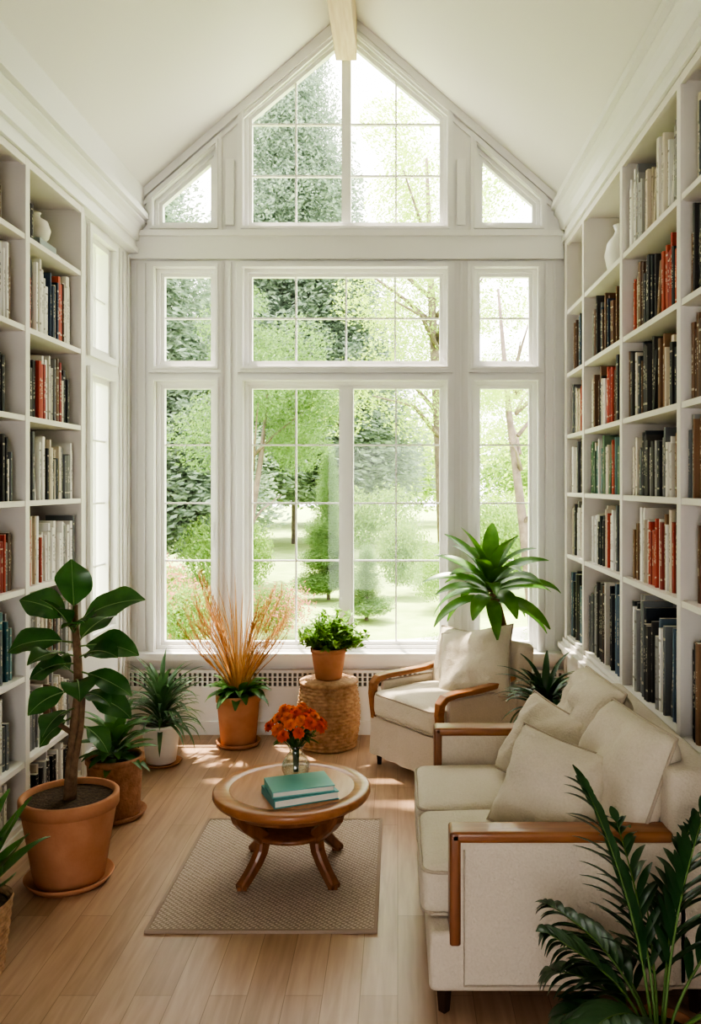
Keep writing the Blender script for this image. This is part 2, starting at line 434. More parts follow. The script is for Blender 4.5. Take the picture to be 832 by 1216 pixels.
g=Geo(); g.box(XL,XR,YB-.10,YB+.03,Z(781),Z(773)); g.box(XL,XR,YB-.03,YB,Z(790),Z(781.5)); g.obj('window_sill',M_trim)
g=Geo(); g.box(XL,XR,YB-.055,YB-.05,.0,.32,0); g.box(XL,XR,YB-.055,YB,.415,.435,0); g.box(XL,XR,YB-.062,YB-.0495,.30,.325)
g.box(XL,XR,YB-.02,YB-.018,.32,.42,1)
x=XL+.02
while x<XR:
    g.box(x,x+.014,YB-.0545,YB-.045,.3255,.4145,0); x+=.034
for z in (.352,.384): g.box(XL,XR,YB-.054,YB-.046,z,z+.006,0)
for x in (-1.2,-.35,.5): g.box(x,x+.05,YB-.058,YB-.044,.0,.43)
g.obj('baseboard_heater',[M_trim,M_dark])
g=Geo(); g.box(XL,XR,YB-.07,YB-.0505,0,.09); g.obj('baseboard_back',M_trim)

# left wall
g=Geo()
g.box(XLW-.1,XLW,YF,4.79,0,cz(XLW)+.05); g.obj('wall_left',M_wall)
g=Geo()
y0,y1=5.0,5.42
xo,xi=XL-.12,XL
g.box(xo,xi,4.80,y0,0,cz(xi)+.02); g.box(xo,xi,y1,YB+.05,0,cz(xi)+.02)
g.box(xo,xi,y0,y1,0,.80); g.box(xo,xi,y0,y1,2.36,2.50); g.box(xo,xi,y0,y1,3.2,cz(xi)+.02)
g.box(XLW-.1,xi-.001,4.795,4.85,0,cz(XLW)+.05)
g.obj('wall_left_return',M_wall)
for k,(za,zb) in enumerate(((.80,2.36),(2.5,3.2))):
    g=Geo(); f=.035
    g.box(XL-.08,XL-.02,y0,y0+f,za,zb); g.box(XL-.08,XL-.02,y1-f,y1,za,zb); g.box(XL-.079,XL-.021,y0,y1,za,za+f); g.box(XL-.079,XL-.021,y0,y1,zb-f,zb)
    c=.04
    g.box(XL,XL+.022,y0-c,y0,za-c,zb+c); g.box(XL,XL+.022,y1,y1+c,za-c,zb+c); g.box(XL,XL+.022,y0,y1,za-c,za); g.box(XL,XL+.022,y0,y1,zb,zb+c)
    ym=(y0+y1)/2; g.box(XL-.06,XL-.04,ym-.006,ym+.006,za,zb)
    for j in range(1,4 if k==0 else 2):
        z=za+(zb-za)*j/(4 if k==0 else 2); g.box(XL-.059,XL-.041,y0,y1,z-.006,z+.006)
    g.box(XL-.051,XL-.049,y0,y1,za,zb,1)
    g.obj('window_%d'%(10+k),[M_trim,M_glass],bevel=0)
g=Geo()
for y in (5.52,5.60,5.70): g.box(XL,XL+.014,y,y+.02,.14,3.25)
g.obj('trim_4',M_trim,bevel=.003)
g=Geo(); g.box(XL,XL+.02,4.8,YB-.07,0,.13); g.obj('baseboard_left',M_trim,bevel=.004)
g=Geo(); g.box(XRW,XRW+.1,YF,5.95,0,cz(XRW)+.05); g.obj('wall_right',M_wall)

def crown(name,x0,sg,z0,y0,y1):
    pf=[(.0,z0),(.012,z0+.002),(.012,z0+.035),(-.004,z0+.045),(-.004,z0+.085),(.016,z0+.09),(.016,z0+.105),(.020,z0+.125),(.026,z0+.155),(.040,z0+.185),(.060,z0+.205),(.060,z0+.214),(.052,z0+.218),(.052,z0+.226),(.080,z0+.232),(.080,z0+.27),(.062,z0+.276),(.062,z0+.292),(.045,z0+.30)]
    pf.append((.045,cz(x0+sg*.045)+.01)); pf.append((-.06,cz(x0-sg*.06)+.01)); pf.append((-.06,z0))
    g=Geo(); vs=[];n=len(pf)
    for y in (y0,y1):
        for o,z in pf: vs.append((x0+sg*o,y,z))
    fs=[(i,(i+1)%n,n+(i+1)%n,n+i) for i in range(n)]+[tuple(range(n)),tuple(reversed(range(n,2*n)))]
    g.add(vs,fs); g.obj(name,M_trim)
crown('trim_5',BL,1,3.275,YF,YB-.002)
crown('trim_6',XR,-1,3.345,YF,YB-.002)

# ------------------------------------------------------------------ bookcases
def bookcase(xf,xb,ys,shelves,ztop,base0,face_w=.045):
    g=Geo(); sg=1 if xb>xf else -1
    def bx(xa,xc,*a): g.box(min(xa,xc),max(xa,xc),*a)
    y0,y1=min(ys),max(ys)
    bx(xb-sg*.012,xb,y0,y1,base0,ztop)
    for y in ys:
        bx(xf+sg*.012,xb-sg*.013,y-.011,y+.011,base0,ztop-.001)
        bx(xf,xf+sg*.02,y-face_w/2,y+face_w/2,base0,ztop)
    for z in shelves:
        bx(xf+sg*.004,xb-sg*.0125,y0,y1,z-.026,z)
    bx(xf+sg*.001,xf+sg*.019,y0,y1,ztop-.04,ztop-.0005); bx(xf+sg*.0195,xb,y0,y1,ztop-.02,ztop)
    return g
left_ys=[4.765,4.055,3.345,2.635,1.925,1.2]
left_sh=[.09,.37,.78,1.20,1.62,2.03,2.46,2.90]
g=bookcase(BL,XLW+.001,left_ys,left_sh,3.27,0)
g.box(BL-.01,BL+.003,1.2,4.765,0,.062)
g.box(XLW+.003,BL-.021,4.777,4.788,0,3.26)
g.obj('bookcase',M_case)
right_ys=[5.66,5.14,4.265,3.39,2.52,1.65,.8]
right_sh=[.69,1.235,1.645,2.03,2.44,2.86]
g=bookcase(XR,XRW-.001,right_ys,right_sh,3.34,.6)
g.box(XR+.001,XRW-.002,.8,YB-.06,0,.599); g.box(XR-.045,XRW-.002,.8,YB-.06,.60,.635); g.box(XR-.02,XR,.8,YB-.06,.56,.60)
g.box(XR-.012,XR-.0005,.8,YB-.06,.6355,.665)
g.box(XR-.015,XR,.8,YB-.06,0,.1)
for y in right_ys: g.box(XR-.01,XR,y-.03,y+.03,.1,.56)
g.box(XR+.001,XRW-.003,5.684,YB-.062,.636,3.33)
g.obj('bookcase',M_case)

PAL={'white':[(.80,.78,.73),(.70,.67,.60),(.86,.84,.80)],'cream':[(.66,.58,.46),(.55,.47,.36),(.72,.66,.55)],
'red':[(.42,.05,.03),(.30,.035,.03),(.48,.09,.05)],'black':[(.025,.025,.03),(.05,.045,.045),(.015,.02,.03)],
'navy':[(.05,.08,.14),(.09,.14,.20),(.03,.05,.09)],'brown':[(.16,.08,.045),(.24,.13,.07),(.10,.05,.03)],
'grey':[(.22,.22,.22),(.35,.35,.34),(.14,.15,.16)],'teal':[(.04,.14,.16),(.10,.22,.23),(.16,.28,.27)],'orange':[(.6,.22,.08),(.55,.16,.05)],'green':[(.07,.15,.08),(.12,.2,.12)]}
class Books:
    def __init__(s): s.v=[];s.f=[];s.c=[];s.uv=[]
    def book(s,xs,sg,y,w,z,h,dep,col,lean=0,topc=(.75,.70,.60)):
        b=len(s.v); xb=xs+sg*dep; bul=-sg*min(.004,w*.15)
        cs=[(xb,y),(xs,y),(xs+bul,y+w/2),(xs,y+w),(xb,y+w)]
        for zz in (z,z+h):
            for (a,c) in cs: s.v.append((a,c+lean*(zz-z),zz))
        def F(ix,col,uv): s.f.append(tuple(b+i for i in ix)); s.c.append(col); s.uv.append(uv)
        o=[(0,0)]*4
        F((0,1,6,5),col,o); F((3,4,9,8),col,o); F((4,0,5,9),topc,o)
        F((1,2,7,6),col,[(0,0),(.5,0),(.5,1),(0,1)]); F((2,3,8,7),col,[(.5,0),(1,0),(1,1),(.5,1)])
        s.f.append((b+5,b+6,b+7,b+8,b+9)); s.c.append(topc); s.uv.append([(0,0)]*5)
        s.f.append((b+4,b+3,b+2,b+1,b)); s.c.append(col); s.uv.append([(0,0)]*5)
    def shelf(s,xf,sg,y0,y1,z,hav,themes,fill=1.0,hmin=.55,hmax=.82,wide=1.0,maxdep=.2):
        y=y0+.012; end=y0+(y1-y0)*fill-.012
        th=random.choice(themes); run=random.randint(1,4); hb=U(hmin,hmax)
        while True:
            w=U(.012,.030)*wide
            if R()<.12: w*=1.35
            if y+w>end: break
            if run<=0:
                th=random.choice(themes); run=random.randint(1,5); hb=U(hmin,hmax)
                if R()<.10 and end-y>.2:
                    c=random.choice(PAL[th]); h=hav*hb*.95; l=-U(.12,.2); 
                    y+=abs(l)*h
                    s.book(xf+sg*U(.03,.05),sg,y,w,z,h,U(.14,maxdep),c,lean=l); y+=w+.001; run-=1; continue
            col=random.choice(PAL[th]); k=U(.85,1.15); col=tuple(min(.9,a*k) for a in col)
            if R()<.14: col=random.choice(PAL[random.choice(['white','cream','grey'])])
            h=hav*min(.93,hb*U(.86,1.12))
            s.book(xf+sg*U(.018,.045),sg,y,w,z,h,U(.14,maxdep),col); y+=w+U(.0003,.0015); run-=1
    def obj(s,name,parent=None):
        me=D.meshes.new(name); me.from_pydata(s.v,[],s.f); me.materials.append(M_books)
        ca=me.color_attributes.new('Col','FLOAT_COLOR','CORNER'); uv=me.uv_layers.new(name='UVMap')
        i=0
        for fi,f in enumerate(s.f):
            for j in range(len(f)):
                ca.data[i].color=c4(s.c[fi]); uv.data[i].uv=s.uv[fi][j]; i+=1
        o=D.objects.new(name,me); scene.collection.objects.link(o); return o
B=Books()
TH_L={0:['black','cream','white'],1:['white','cream','grey','brown'],2:['teal','cream','brown','white','grey'],3:['red','black','brown','white'],4:['white','grey','cream','white','black'],5:['black','red','white','brown'],6:['white','navy','brown','red','cream','white'],7:['brown','black','cream']}
sh=left_sh+[3.25]
for bi in range(len(left_ys)-1):
    ya,yb=left_ys[bi+1]+.014,left_ys[bi]-.014
    for k in range(len(left_sh)):
        hav=sh[k+1]-sh[k]-.03
        if k==7:
            if bi==0: B.shelf(BL-.01,-1,ya+.0,yb,sh[k],hav,['black','brown'],fill=.22,hmax=.6); continue
            B.shelf(BL-.01,-1,ya,yb,sh[k],hav,TH_L[7],fill=.8,hmin=.6,hmax=.8); continue
        B.shelf(BL-.01,-1,ya,yb,sh[k],hav,TH_L[k],fill=U(.84,1),hmin=.60,hmax=.86,maxdep=.2)
B.obj('bookcase_books')
B=Books()
TH_R={0:['grey','black','navy','white','brown','grey','black'],1:['red','red','white','brown','orange'],2:['grey','white','black','brown','cream'],3:['brown','black','brown','white','cream','red'],4:['brown','navy','grey','black','white'],5:['white','cream','grey','white']}
sh=right_sh+[3.32]
for bi in range(len(right_ys)-1):
    ya,yb=right_ys[bi+1]+.014,right_ys[bi]-.014
    for k in range(len(right_sh)):
        hav=sh[k+1]-sh[k]-.03; th=TH_R[k]
        if k==4 and bi==2: th=['navy','black','red','brown','black']
        if k==3 and bi==2: th=['brown','black','brown','white','cream','black']
        if k==1 and bi<2: th=['grey','black','white','red']
        if k==2 and bi==1: th=['red','teal','grey','green','white']
        if k==5 and bi<=1: continue
        B.shelf(XR+.01,1,ya+(yb-ya)*(0 if R()<.6 else .10),yb,sh[k],hav,th,fill=1 if R()<.5 else .93,hmin=.66,hmax=.90,wide=1.1 if k else 1.25,maxdep=.22)
B.obj('bookcase_books')
g=Geo(); g.lathe([(.0,0),(.05,0),(.085,.05),(.10,.12),(.085,.19),(.05,.235),(.04,.26),(.052,.29),(.046,.29),(.035,.26),(.035,.2)],28); g.obj('ceramic_vase',M_white_pot,loc=(XR+.13,4.72,2.861))
g=Geo(); g.lathe([(.0,0),(.045,0),(.075,.03),(.085,.07),(.07,.115),(.035,.135),(.03,.15),(.038,.16),(.03,.158),(.02,.13)],28); g.obj('ceramic_vase',M_ceramic,loc=(BL-.13,4.42,2.965))
g=Geo(); g.box(-.09,.09,-.12,.12,0,.03); g.box(-.08,.08,-.11,.10,.031,.063); g.obj('stacked_books',mat('bluegrey_cover',(.35,.40,.42),rough=.6),loc=(BL-.13,4.42,2.901),bevel=.003)
g=Geo(); g.lathe([(0,0),(.05,0),(.06,.02),(.07,.1),(.062,.16),(.066,.17),(.058,.17),(.05,.1)],24); g.obj('ceramic_vase',M_ceramic,loc=(XR+.14,5.38,2.861))

# ------------------------------------------------------------------ rug, coffee table
g=Geo(); g.box(-.95,-.085,3.19,4.25,.001,.010,0)
for a in ((-.958,-.944),(-.091,-.077)): g.box(a[0],a[1],3.185,4.255,.001,.013,1)
for b in ((3.182,3.197),(4.243,4.258)): g.box(-.958,-.077,b[0],b[1],.001,.0125,1)
g.obj('woven_rug',[M_rug,M_rugedge])
TX,TY=-.463,3.70; ZT=.362
g=Geo()
g.lathe([(0,ZT-.044),(.27,ZT-.044),(.315,ZT-.044),(.335,ZT-.038),(.344,ZT-.022),(.342,ZT-.006),(.334,ZT),(.275,ZT),(.272,ZT-.003),(.268,ZT-.0005)],72,mi=0)
g.lathe([(.268,ZT-.0005),(.266,ZT),(0,ZT)],72,mi=1)
g.lathe([(.275,ZT-.044),(.28,ZT-.050),(.28,ZT-.074),(.265,ZT-.080),(.24,ZT-.044)],64,mi=2)
g.lathe([(0,.172),(.175,.172),(.188,.178),(.19,.19),(.182,.198),(0,.198)],48,mi=2)
for k in range(4):
    a=pi/4+k*pi/2+.03
    d=Vector((cos(a),sin(a),0))
    pr=[(.285,ZT-.044),(.278,.296),(.25,.262),(.208,.228),(.172,.198),(.160,.168),(.170,.128),(.196,.088),(.232,.048),(.268,.014),(.284,.012)]
    wt=[(.06,.06),(.06,.06),(.058,.058),(.055,.058),(.052,.06),(.05,.058),(.048,.052),(.046,.048),(.044,.044),(.046,.040),(.046,.022)]
    g.sweep([d*r+Vector((0,0,z)) for r,z in pr],wt,(-sin(a),cos(a),0),2)
    g.box(*(lambda c:(c.x-.02,c.x+.02,c.y-.02,c.y+.02,.0,.016))(d*.265),2)
g.obj('coffee_table',[M_table,M_table2,M_wood],loc=(TX,TY,.0135))
ZTT=ZT+.0145
g=Geo()
def tbook(g,w,d,h,z,rot,mi,mp,off=(0,0)):
    g.M=Matrix.Translation((off[0],off[1],z))@Matrix.Rotation(rot,4,'Z')
    t=.004
    g.box(-w/2,w/2,-d/2,d/2,0,t,mi); g.box(-w/2,w/2,-d/2,d/2,h-t,h,mi); g.box(-w/2,-w/2+t,-d/2+.0002,d/2-.0002,.0005,h-.0005,mi)
    g.box(-w/2+t,w/2-.005,-d/2+.004,d/2-.004,t,h-t,mp); g.M=Matrix.Identity(4)
M_teal=mat('teal_cover',(.06,.27,.28),(.08,.33,.33),rough=.45,scale=5); M_page=mat('book_pages',(.78,.74,.65),(.86,.82,.74),rough=.9,scale=30,stretch=(1,1,30)); M_teal2=mat('aqua_cover',(.14,.42,.41),(.20,.49,.46),rough=.45,scale=5)
tbook(g,.28,.20,.034,0,.42,0,1); tbook(g,.265,.185,.026,.0345,.34,2,1,(-.004,.006))
g.obj('stacked_books',[M_teal,M_page,M_teal2],loc=(-.415,3.575,ZTT))
# vase with flowers
g=Geo()
g.lathe([(0,.0),(.035,.0),(.052,.015),(.064,.045),(.062,.07),(.046,.098),(.030,.118),(.028,.13),(.038,.15),(.036,.151),(.026,.131),(.028,.118),(.044,.097),(.060,.07),(.062,.045),(.050,.017),(.034,.004),(0,.004)],40,mi=0)
M_orange=leafmat('orange_petals',(.85,.16,.01),(.95,.30,.02),rough=.6,trans=.3,scale=40,tcol=(1,.35,.03))
M_orange2=leafmat('red_orange_petals',(.70,.07,.01),(.88,.16,.015),rough=.6,trans=.3,scale=40,tcol=(1,.18,.02))
M_gleaf=leafmat('bouquet_leaf',(.05,.13,.03),(.12,.25,.06))
lance=lambda t: sin(pi*min(1,(t*.92+.04))**.85)**.9
ob=lambda t: max(.02,(sin(pi*min(1,t**1.15*.97+.02))))**.75
strap=lambda t: min(1,.45+t*2.5)*max(0.02,1-t**3.0)
heads=[]
for k in range(30):
    a=k*2.39996; r=.128*sqrt((k+.5)/30); z=.225+.085*(1-(r/.13)**2)+U(-.015,.012)
    heads.append(Vector((r*cos(a),r*sin(a),z)))
for k,h in enumerate(heads):
    g.tube([(h.x*.08,h.y*.08,.03),(h.x*.12,h.y*.12,.13),(h.x*.6,h.y*.6,.19),h],.0020,5,mi=3)
    n=Vector((h.x*5,h.y*5,.6)).normalized()
    g.M=Matrix.Translation(h)@n.to_track_quat('Z','Y').to_matrix().to_4x4()
    mi=1 if R()<.6 else 2; s=U(.85,1.15)
    for ring,(cnt,el,L) in enumerate(((9,.05,.034),(9,.45,.030),(7,.9,.024),(5,1.3,.016))):
        for j in range(cnt): g.leaf((0,0,ring*.002),2*pi*j/cnt+ring*.3+U(-.1,.1),el+U(-.1,.1),L*s,L*.75*s,.5,ob,n=4,fold=.25,mi=mi,wave=.2)
    g.M=Matrix.Identity(4)
for k in range(26):
    a=U(0,2*pi); g.leaf((.03*cos(a),.03*sin(a),.17+U(0,.05)),a,U(-.1,.7),U(.06,.10),U(.02,.035),U(.3,1),lance,n=6,mi=3)
g.obj('flower_vase',[M_vase,M_orange,M_orange2,M_gleaf],loc=(-.458,3.79,ZTT))

# ------------------------------------------------------------------ sofa
root=D.objects.new('loveseat_sofa',None); scene.collection.objects.link(root); root.location=(0,0,0)
sx0,sx1,sy0,sy1=.10,1.04,2.66,3.88
g=Geo()
g.rbox(((sx0+.88)/2,(sy0+sy1)/2,.185),(.88-sx0,sy1-sy0-.004,.19),.02,0)
g.rbox((.95,(sy0+sy1)/2,.44),(.18,sy1-sy0,.70),.035,0)
for ya,yb in ((sy0,sy0+.085),(sy1-.085,sy1)):
    g.rbox(((.185+.92)/2,(ya+yb)/2,.335),(.92-.185,yb-ya,.47),.012,0)
g.obj('frame',M_fab,parent=root)
g=Geo()
for ya,yb in ((sy0-.006,sy0+.091),(sy1-.091,sy1+.006)):
    yc=(ya+yb)/2;w=yb-ya
    g.rbox(((.165+.87)/2,yc,.583),(.87-.165,w,.036),.012,0)
    g.rbox((.182,yc,.42),(.036,w,.36),.010,1)
g.obj('arm_rails',[M_woodh,M_wood],parent=root)
g=Geo()
for y in (sy0-.001,sy1+.001):
    g.tube([(.21,y,.545),(.21,y,.115),(.91,y,.115)],.004,6)
g.obj('side_piping',M_pipe,parent=root)
g=Geo()
for x in (.15,.96):
    for y in (2.72,3.82): g.lathe([(.018,0),(.026,.095)],4,(x,y,0),0,sm=False,cap=True)
g.obj('legs',M_darkleg,parent=root)
def seat(g,c,size,r,bulge,mi=0,pm=1):
    g.rbox(c,size,r,mi,bulge,nf=5,warp=.004)
    for sgz in (-1,1):
        hx,hy=size[0]/2-.004,size[1]/2-.004; rr=r*1.2; P=[]
        for (cx,cy,a0) in ((hx-rr,hy-rr,0),(-hx+rr,hy-rr,pi/2),(-hx+rr,-hy+rr,pi),(hx-rr,-hy+rr,1.5*pi)):
            for q in range(6):
                a=a0+q/5*pi/2; P.append((c[0]+cx+rr*cos(a),c[1]+cy+rr*sin(a),c[2]+sgz*(size[2]/2-r*.35)))
        g.tube(P,.006,6,pm,closed=True)
FM=[M_fab2,M_pipe]
g=Geo(); seat(g,(.455,3.008,.362),(.76,.515,.165),.045,.03); g.obj('seat_cushion_1',FM,parent=root)
g=Geo(); seat(g,(.455,3.530,.362),(.76,.515,.165),.045,.03); g.obj('seat_cushion_2',FM,parent=root)
def pil(name,loc,normal,upv,w,h,t,seed,parent,m=None,roll=0,pinch=.07,wr_=1):
    g=Geo(); nrm=Vector(normal).normalized(); up=Vector(upv); xx=up.cross(nrm).normalized(); yy=nrm.cross(xx)
    Mx=Matrix((xx,yy,nrm)).transposed().to_4x4()
    g.M=Matrix.Translation(loc)@Mx@Matrix.Rotation(roll,4,'Z')
    g.pillow(w,h,t,0,seed=seed,pinch=pinch,wr_=wr_); return g.obj(name,m or FM,parent=parent)
pil('back_cushion_1',(.79,2.985,.655),(-1,-.15,.38),(0,0,1),.52,.46,.22,1.3,root,pinch=.015,wr_=1.3)
pil('back_cushion_2',(.79,3.53,.665),(-1,-.08,.38),(0,0,1),.51,.46,.22,4.7,root,pinch=.015,wr_=1.3)
pil('throw_pillow_1',(.56,2.99,.61),(-.55,-.75,.50),(0,0,1),.42,.37,.20,8.1,root,roll=-.16,pinch=.08,wr_=1.5)
pil('throw_pillow_2',(.61,3.46,.615),(-.70,-.60,.50),(0,0,1),.39,.36,.19,5.2,root,roll=-.22,pinch=.08,wr_=1.5)

# ------------------------------------------------------------------ armchair
root=D.objects.new('armchair',None); scene.collection.objects.link(root)
ang=radians(37)
root.location=(.235,4.58,0); root.rotation_euler=(0,0,ang)
W=.69
g=Geo()
g.rbox((.34,W/2,.19),(.64,W-.03,.22),.018,0)
g.M=Matrix.Translation((.62,W/2,.28))@Matrix.Rotation(.16,4,'Y')
g.rbox((0,0,.22),(.13,W-.02,.51),.04,0,nf=4); g.M=Matrix.Identity(4)
for y in (.035,W-.035): g.rbox((.34,y,.38),(.52,.035,.24),.01,0)
g.obj('frame',M_fab,parent=root)
g=Geo(); vs=[];fs=[]
def ring(t):
    per=[(0.02,0.01),(0.02,W-.01),(.66,W-.01),(.66,.01)]
    L=[W-.02,.64,W-.02,.64]; T=sum(L); d=t*T
    for i in range(4):
        if d<=L[i]:
            a=Vector(per[i]);b=Vector(per[(i+1)%4]); p=a+(b-a)*(d/L[i]); e=(b-a).normalized(); return p,Vector((-e.y,e.x))
        d-=L[i]
    return Vector(per[0]),Vector((-1,0))
n=200
for i in range(n):
    p,nr=ring(i/n*.99999)
    for z,am in ((.295,0),(.2,.002),(.07,.005)):
        o=nr*(.006+am*sin(i*.55)+(.012 if z<.1 else .004)); vs.append((p.x+o.x,p.y+o.y,z))
for i in range(n):
    j=(i+1)%n
    for k in range(2): fs.append((i*3+k,i*3+k+1,j*3+k+1,j*3+k))
g.add(vs,fs,0,True); g.obj('skirt',M_fab,parent=root)
g=Geo(); seat(g,(.285,W/2,.378),(.59,W-.10,.155),.045,.03); g.obj('seat_cushion',FM,parent=root)
g=Geo()
for y in (.03,W-.03):
    path=[(.03,y,.28),(.02,y,.36),(.012,y,.43),(.02,y,.49),(.05,y,.52),(.12,y,.530),(.25,y,.530),(.4,y,.535),(.52,y,.55),(.58,y,.57)]
    wt=[(.045,.04),(.045,.042),(.05,.042),(.058,.042),(.066,.036),(.07,.032),(.07,.03),(.062,.03),(.052,.03),(.045,.03)]
    g.sweep(path,wt,(0,1,0),0)
g.obj('arms',M_woodh,parent=root,bevel=.004)
g=Geo()
for x in (.05,.61):
    for y in (.05,W-.05): g.lathe([(.016,0),(.024,.09)],4,(x,y,0),0,sm=False,cap=True)
g.obj('legs',M_darkleg,parent=root)
pil('throw_pillow',(.475,.25,.62),(-.84,-.28,.58),(0,0,1),.48,.46,.20,2.9,root,roll=.24,pinch=.08,wr_=1.4)
pil('back_cushion',(.525,.45,.60),(-1,0,.25),(0,0,1),.44,.38,.12,6.9,root,pinch=.03)

# ------------------------------------------------------------------ pots & plants
def pot(g,r,h,mi,rb=.7,rim=.03,saucer=False,z=0,soil_mi=1):
    rbt=r*rb
    g.lathe([(0,z),(rbt-.005,z),(rbt,z+.004),(r*.945,z+h-rim-.002),(r*.945,z+h-rim),(r,z+h-rim+.003),(r,z+h-.004),(r-.004,z+h),(r*.9,z+h),(r*.89,z+h-.03)],44,mi=mi)
    g.disc((0,0,z+h-.025),r*.9,soil_mi)
    if saucer: g.lathe([(0,z-.012),(rbt*1.12,z-.012),(rbt*1.28,z+.018),(rbt*1.25,z+.02),(rbt*1.1,z-.002),(0,z-.002)],44,mi=mi)
L_dark=leafmat('dark_green_leaf',(.02,.065,.022),(.045,.115,.04),rough=.3,trans=.12,scale=5)
L_fid=leafmat('rubber_leaf',(.025,.09,.028),(.07,.18,.05),rough=.26,trans=.15,scale=9)
L_mid=leafmat('mid_green_leaf',(.045,.14,.035),(.11,.25,.07),rough=.4,trans=.2,scale=8)
L_corn=leafmat('corn_plant_leaf',(.045,.14,.025),(.12,.26,.055),rough=.33,trans=.2,scale=8)
L_bright=leafmat('bright_green_leaf',(.12,.26,.045),(.25,.42,.09),rough=.4,trans=.3,scale=10)
L_grey=leafmat('grey_green_leaf',(.05,.13,.055),(.13,.24,.12),rough=.4,trans=.2,scale=8)
L_rust=leafmat('rust_grass',(.32,.14,.05),(.54,.30,.13),rough=.7,trans=.35,scale=12,tcol=(.72,.42,.18))
broad=lambda t: max(.03,sin(pi*min(1,max(0,t))**.95))**.95*(1-.05*t)
g=Geo(); pot(g,.205,.36,0,rb=.70,rim=.055,saucer=True,z=.012)
trunk=[(0,0,.33),(.01,.0,.5),(.02,.01,.66),(.04,0,.8),(.035,.0,.95),(.02,.01,1.1),(.025,0,1.18)]
g.tube(trunk,[.028,.025,.022,.02,.018,.014,.01],10,2)
g.tube([(.02,.01,.62),(-.04,-.03,.68),(-.06,-.03,.76)],[.012,.01,.008],8,2)
g.tube([(.0,.0,.36),(.03,-.03,.5),(.06,-.03,.66),(.07,-.02,.84)],[.018,.016,.013,.01],8,2)
def stalkleaf(g,p,az,el,L,W,dr,mi,pm,pl=.05,prof=broad,**k):
    d=Vector((cos(el)*cos(az),cos(el)*sin(az),sin(el))); q=Vector(p)+d*pl
    g.tube([p,q],.004,5,pm); g.leaf(q,az,el,L,W,dr,prof,n=12,mi=mi,across=3,rib=5,**k)
spec=[
 (1.13,-80,80,.21,.17,.15,0),(1.10,175,35,.22,.16,.6,-.7),(1.10,-5,32,.28,.18,.6,.8),(1.06,-60,35,.20,.16,.8,.2),(1.02,190,8,.25,.16,.7,-.7),(1.0,0,8,.24,.15,.7,.8),
 (1.0,60,40,.22,.15,.7,.3),(.96,-120,20,.20,.14,.9,-.1),(.93,165,-5,.20,.13,.7,-.9),(.90,-8,-15,.22,.12,.4,.6),(.86,-70,10,.19,.14,1.,0),
 (.82,205,-10,.17,.13,.8,-.6),(.79,15,-10,.21,.13,.8,.7),(.74,-110,0,.17,.13,1.,0),(.71,180,-30,.16,.12,.6,-.7),(.78,-25,20,.16,.10,1.2,.4),(1.06,-120,55,.2,.15,.6,0),(.68,0,-30,.15,.11,.7,.6),(.95,-30,25,.2,.13,.9,.5),(.88,150,20,.2,.13,.9,-.5)]
for z,az,el,L_,W_,dr,rl in spec:
    x=.03 if z<1 else .02
    stalkleaf(g,(x,0,z),radians(az)+U(-.1,.1),radians(el),L_,W_,dr,3,4,wave=.14,fold=.20,roll=rl+U(-.2,.2))
g.squash(xmin=-.33)
g.obj('rubber_plant',[M_terra,M_soil,M_bark,L_fid,M_stem,M_vein],loc=(-1.41,3.62,0))
g=Geo(); pot(g,.145,.30,0,rb=.85,rim=.03,saucer=True,z=.012)
for k in range(40):
    a=k*2.4; lv=k/40; g.leaf((.02*cos(a),.02*sin(a),.29+.12*lv),a+U(-.2,.2),radians(5+70*lv)+U(-.15,.15),U(.15,.22),U(.05,.065),U(.5,1.1),lance,n=8,mi=2,fold=.35)
g.obj('potted_dracaena',[M_terra2,M_soil,L_mid],loc=(-1.45,4.32,0))
g=Geo(); pot(g,.122,.235,0,rb=.72,rim=.02,z=.014)
g.lathe([(0,0),(.10,0),(.125,.016),(.12,.018),(.09,.006),(0,.006)],40,mi=3)
for k in range(110):
    a=k*2.4; lv=k/110; g.leaf((.03*cos(a),.03*sin(a),.22+.18*lv),a+U(-.3,.3),radians(15+70*lv)+U(-.2,.2),U(.24,.38),U(.020,.032),U(.9,1.9),strap,n=10,mi=2,fold=.3)
g.squash(xmin=-.38,xmax=.30)
g.obj('potted_spider_plant',[M_white_pot,M_soil,L_grey,M_terra],loc=(-1.44,5.13,0))
g=Geo(); pot(g,.145,.325,0,rb=.78,rim=.05,z=.012,saucer=True)
for k in range(34):
    a=k*2.4; lv=k/34; g.leaf((.03*cos(a),.03*sin(a),.31),a,radians(25+50*lv),U(.17,.25),U(.055,.07),U(1.,1.8),lance,n=9,mi=2,fold=.35)
for k in range(110):
    a=U(0,2*pi); tl=R(); L_=U(.5,.85)
    g.leaf((.03*cos(a),.03*sin(a),.32),a,radians(88-34*tl),L_,U(.004,.009),U(.1,1.0),strap,n=10,mi=3,fold=.2)
for k in range(44):
    a=(0 if R()<.5 else pi)+U(-1.1,1.1); el=radians(U(56,84)); L_=U(.6,.84); n=16
    p=Vector((.02*cos(a),.02*sin(a),.32)); e=el; dr=U(.2,.9); pts=[p.copy()]
    for i in range(n):
        p=p+Vector((cos(e)*cos(a),cos(e)*sin(a),sin(e)))*(L_/n); e-=dr/n; pts.append(p.copy())
        if i>7:
            for q in range(9): g.leaf(p,a+U(-1.2,1.2),e+U(-.5,.5),U(.04,.08),.0045,.4,strap,n=2,mi=3)
    g.tube(pts,.0025,4,3)
g.squash(ymax=.17,xmin=-.34,xmax=.37)
g.obj('potted_copper_grass',[M_terra,M_soil,L_mid,L_rust],loc=(-1.04,5.50,0))
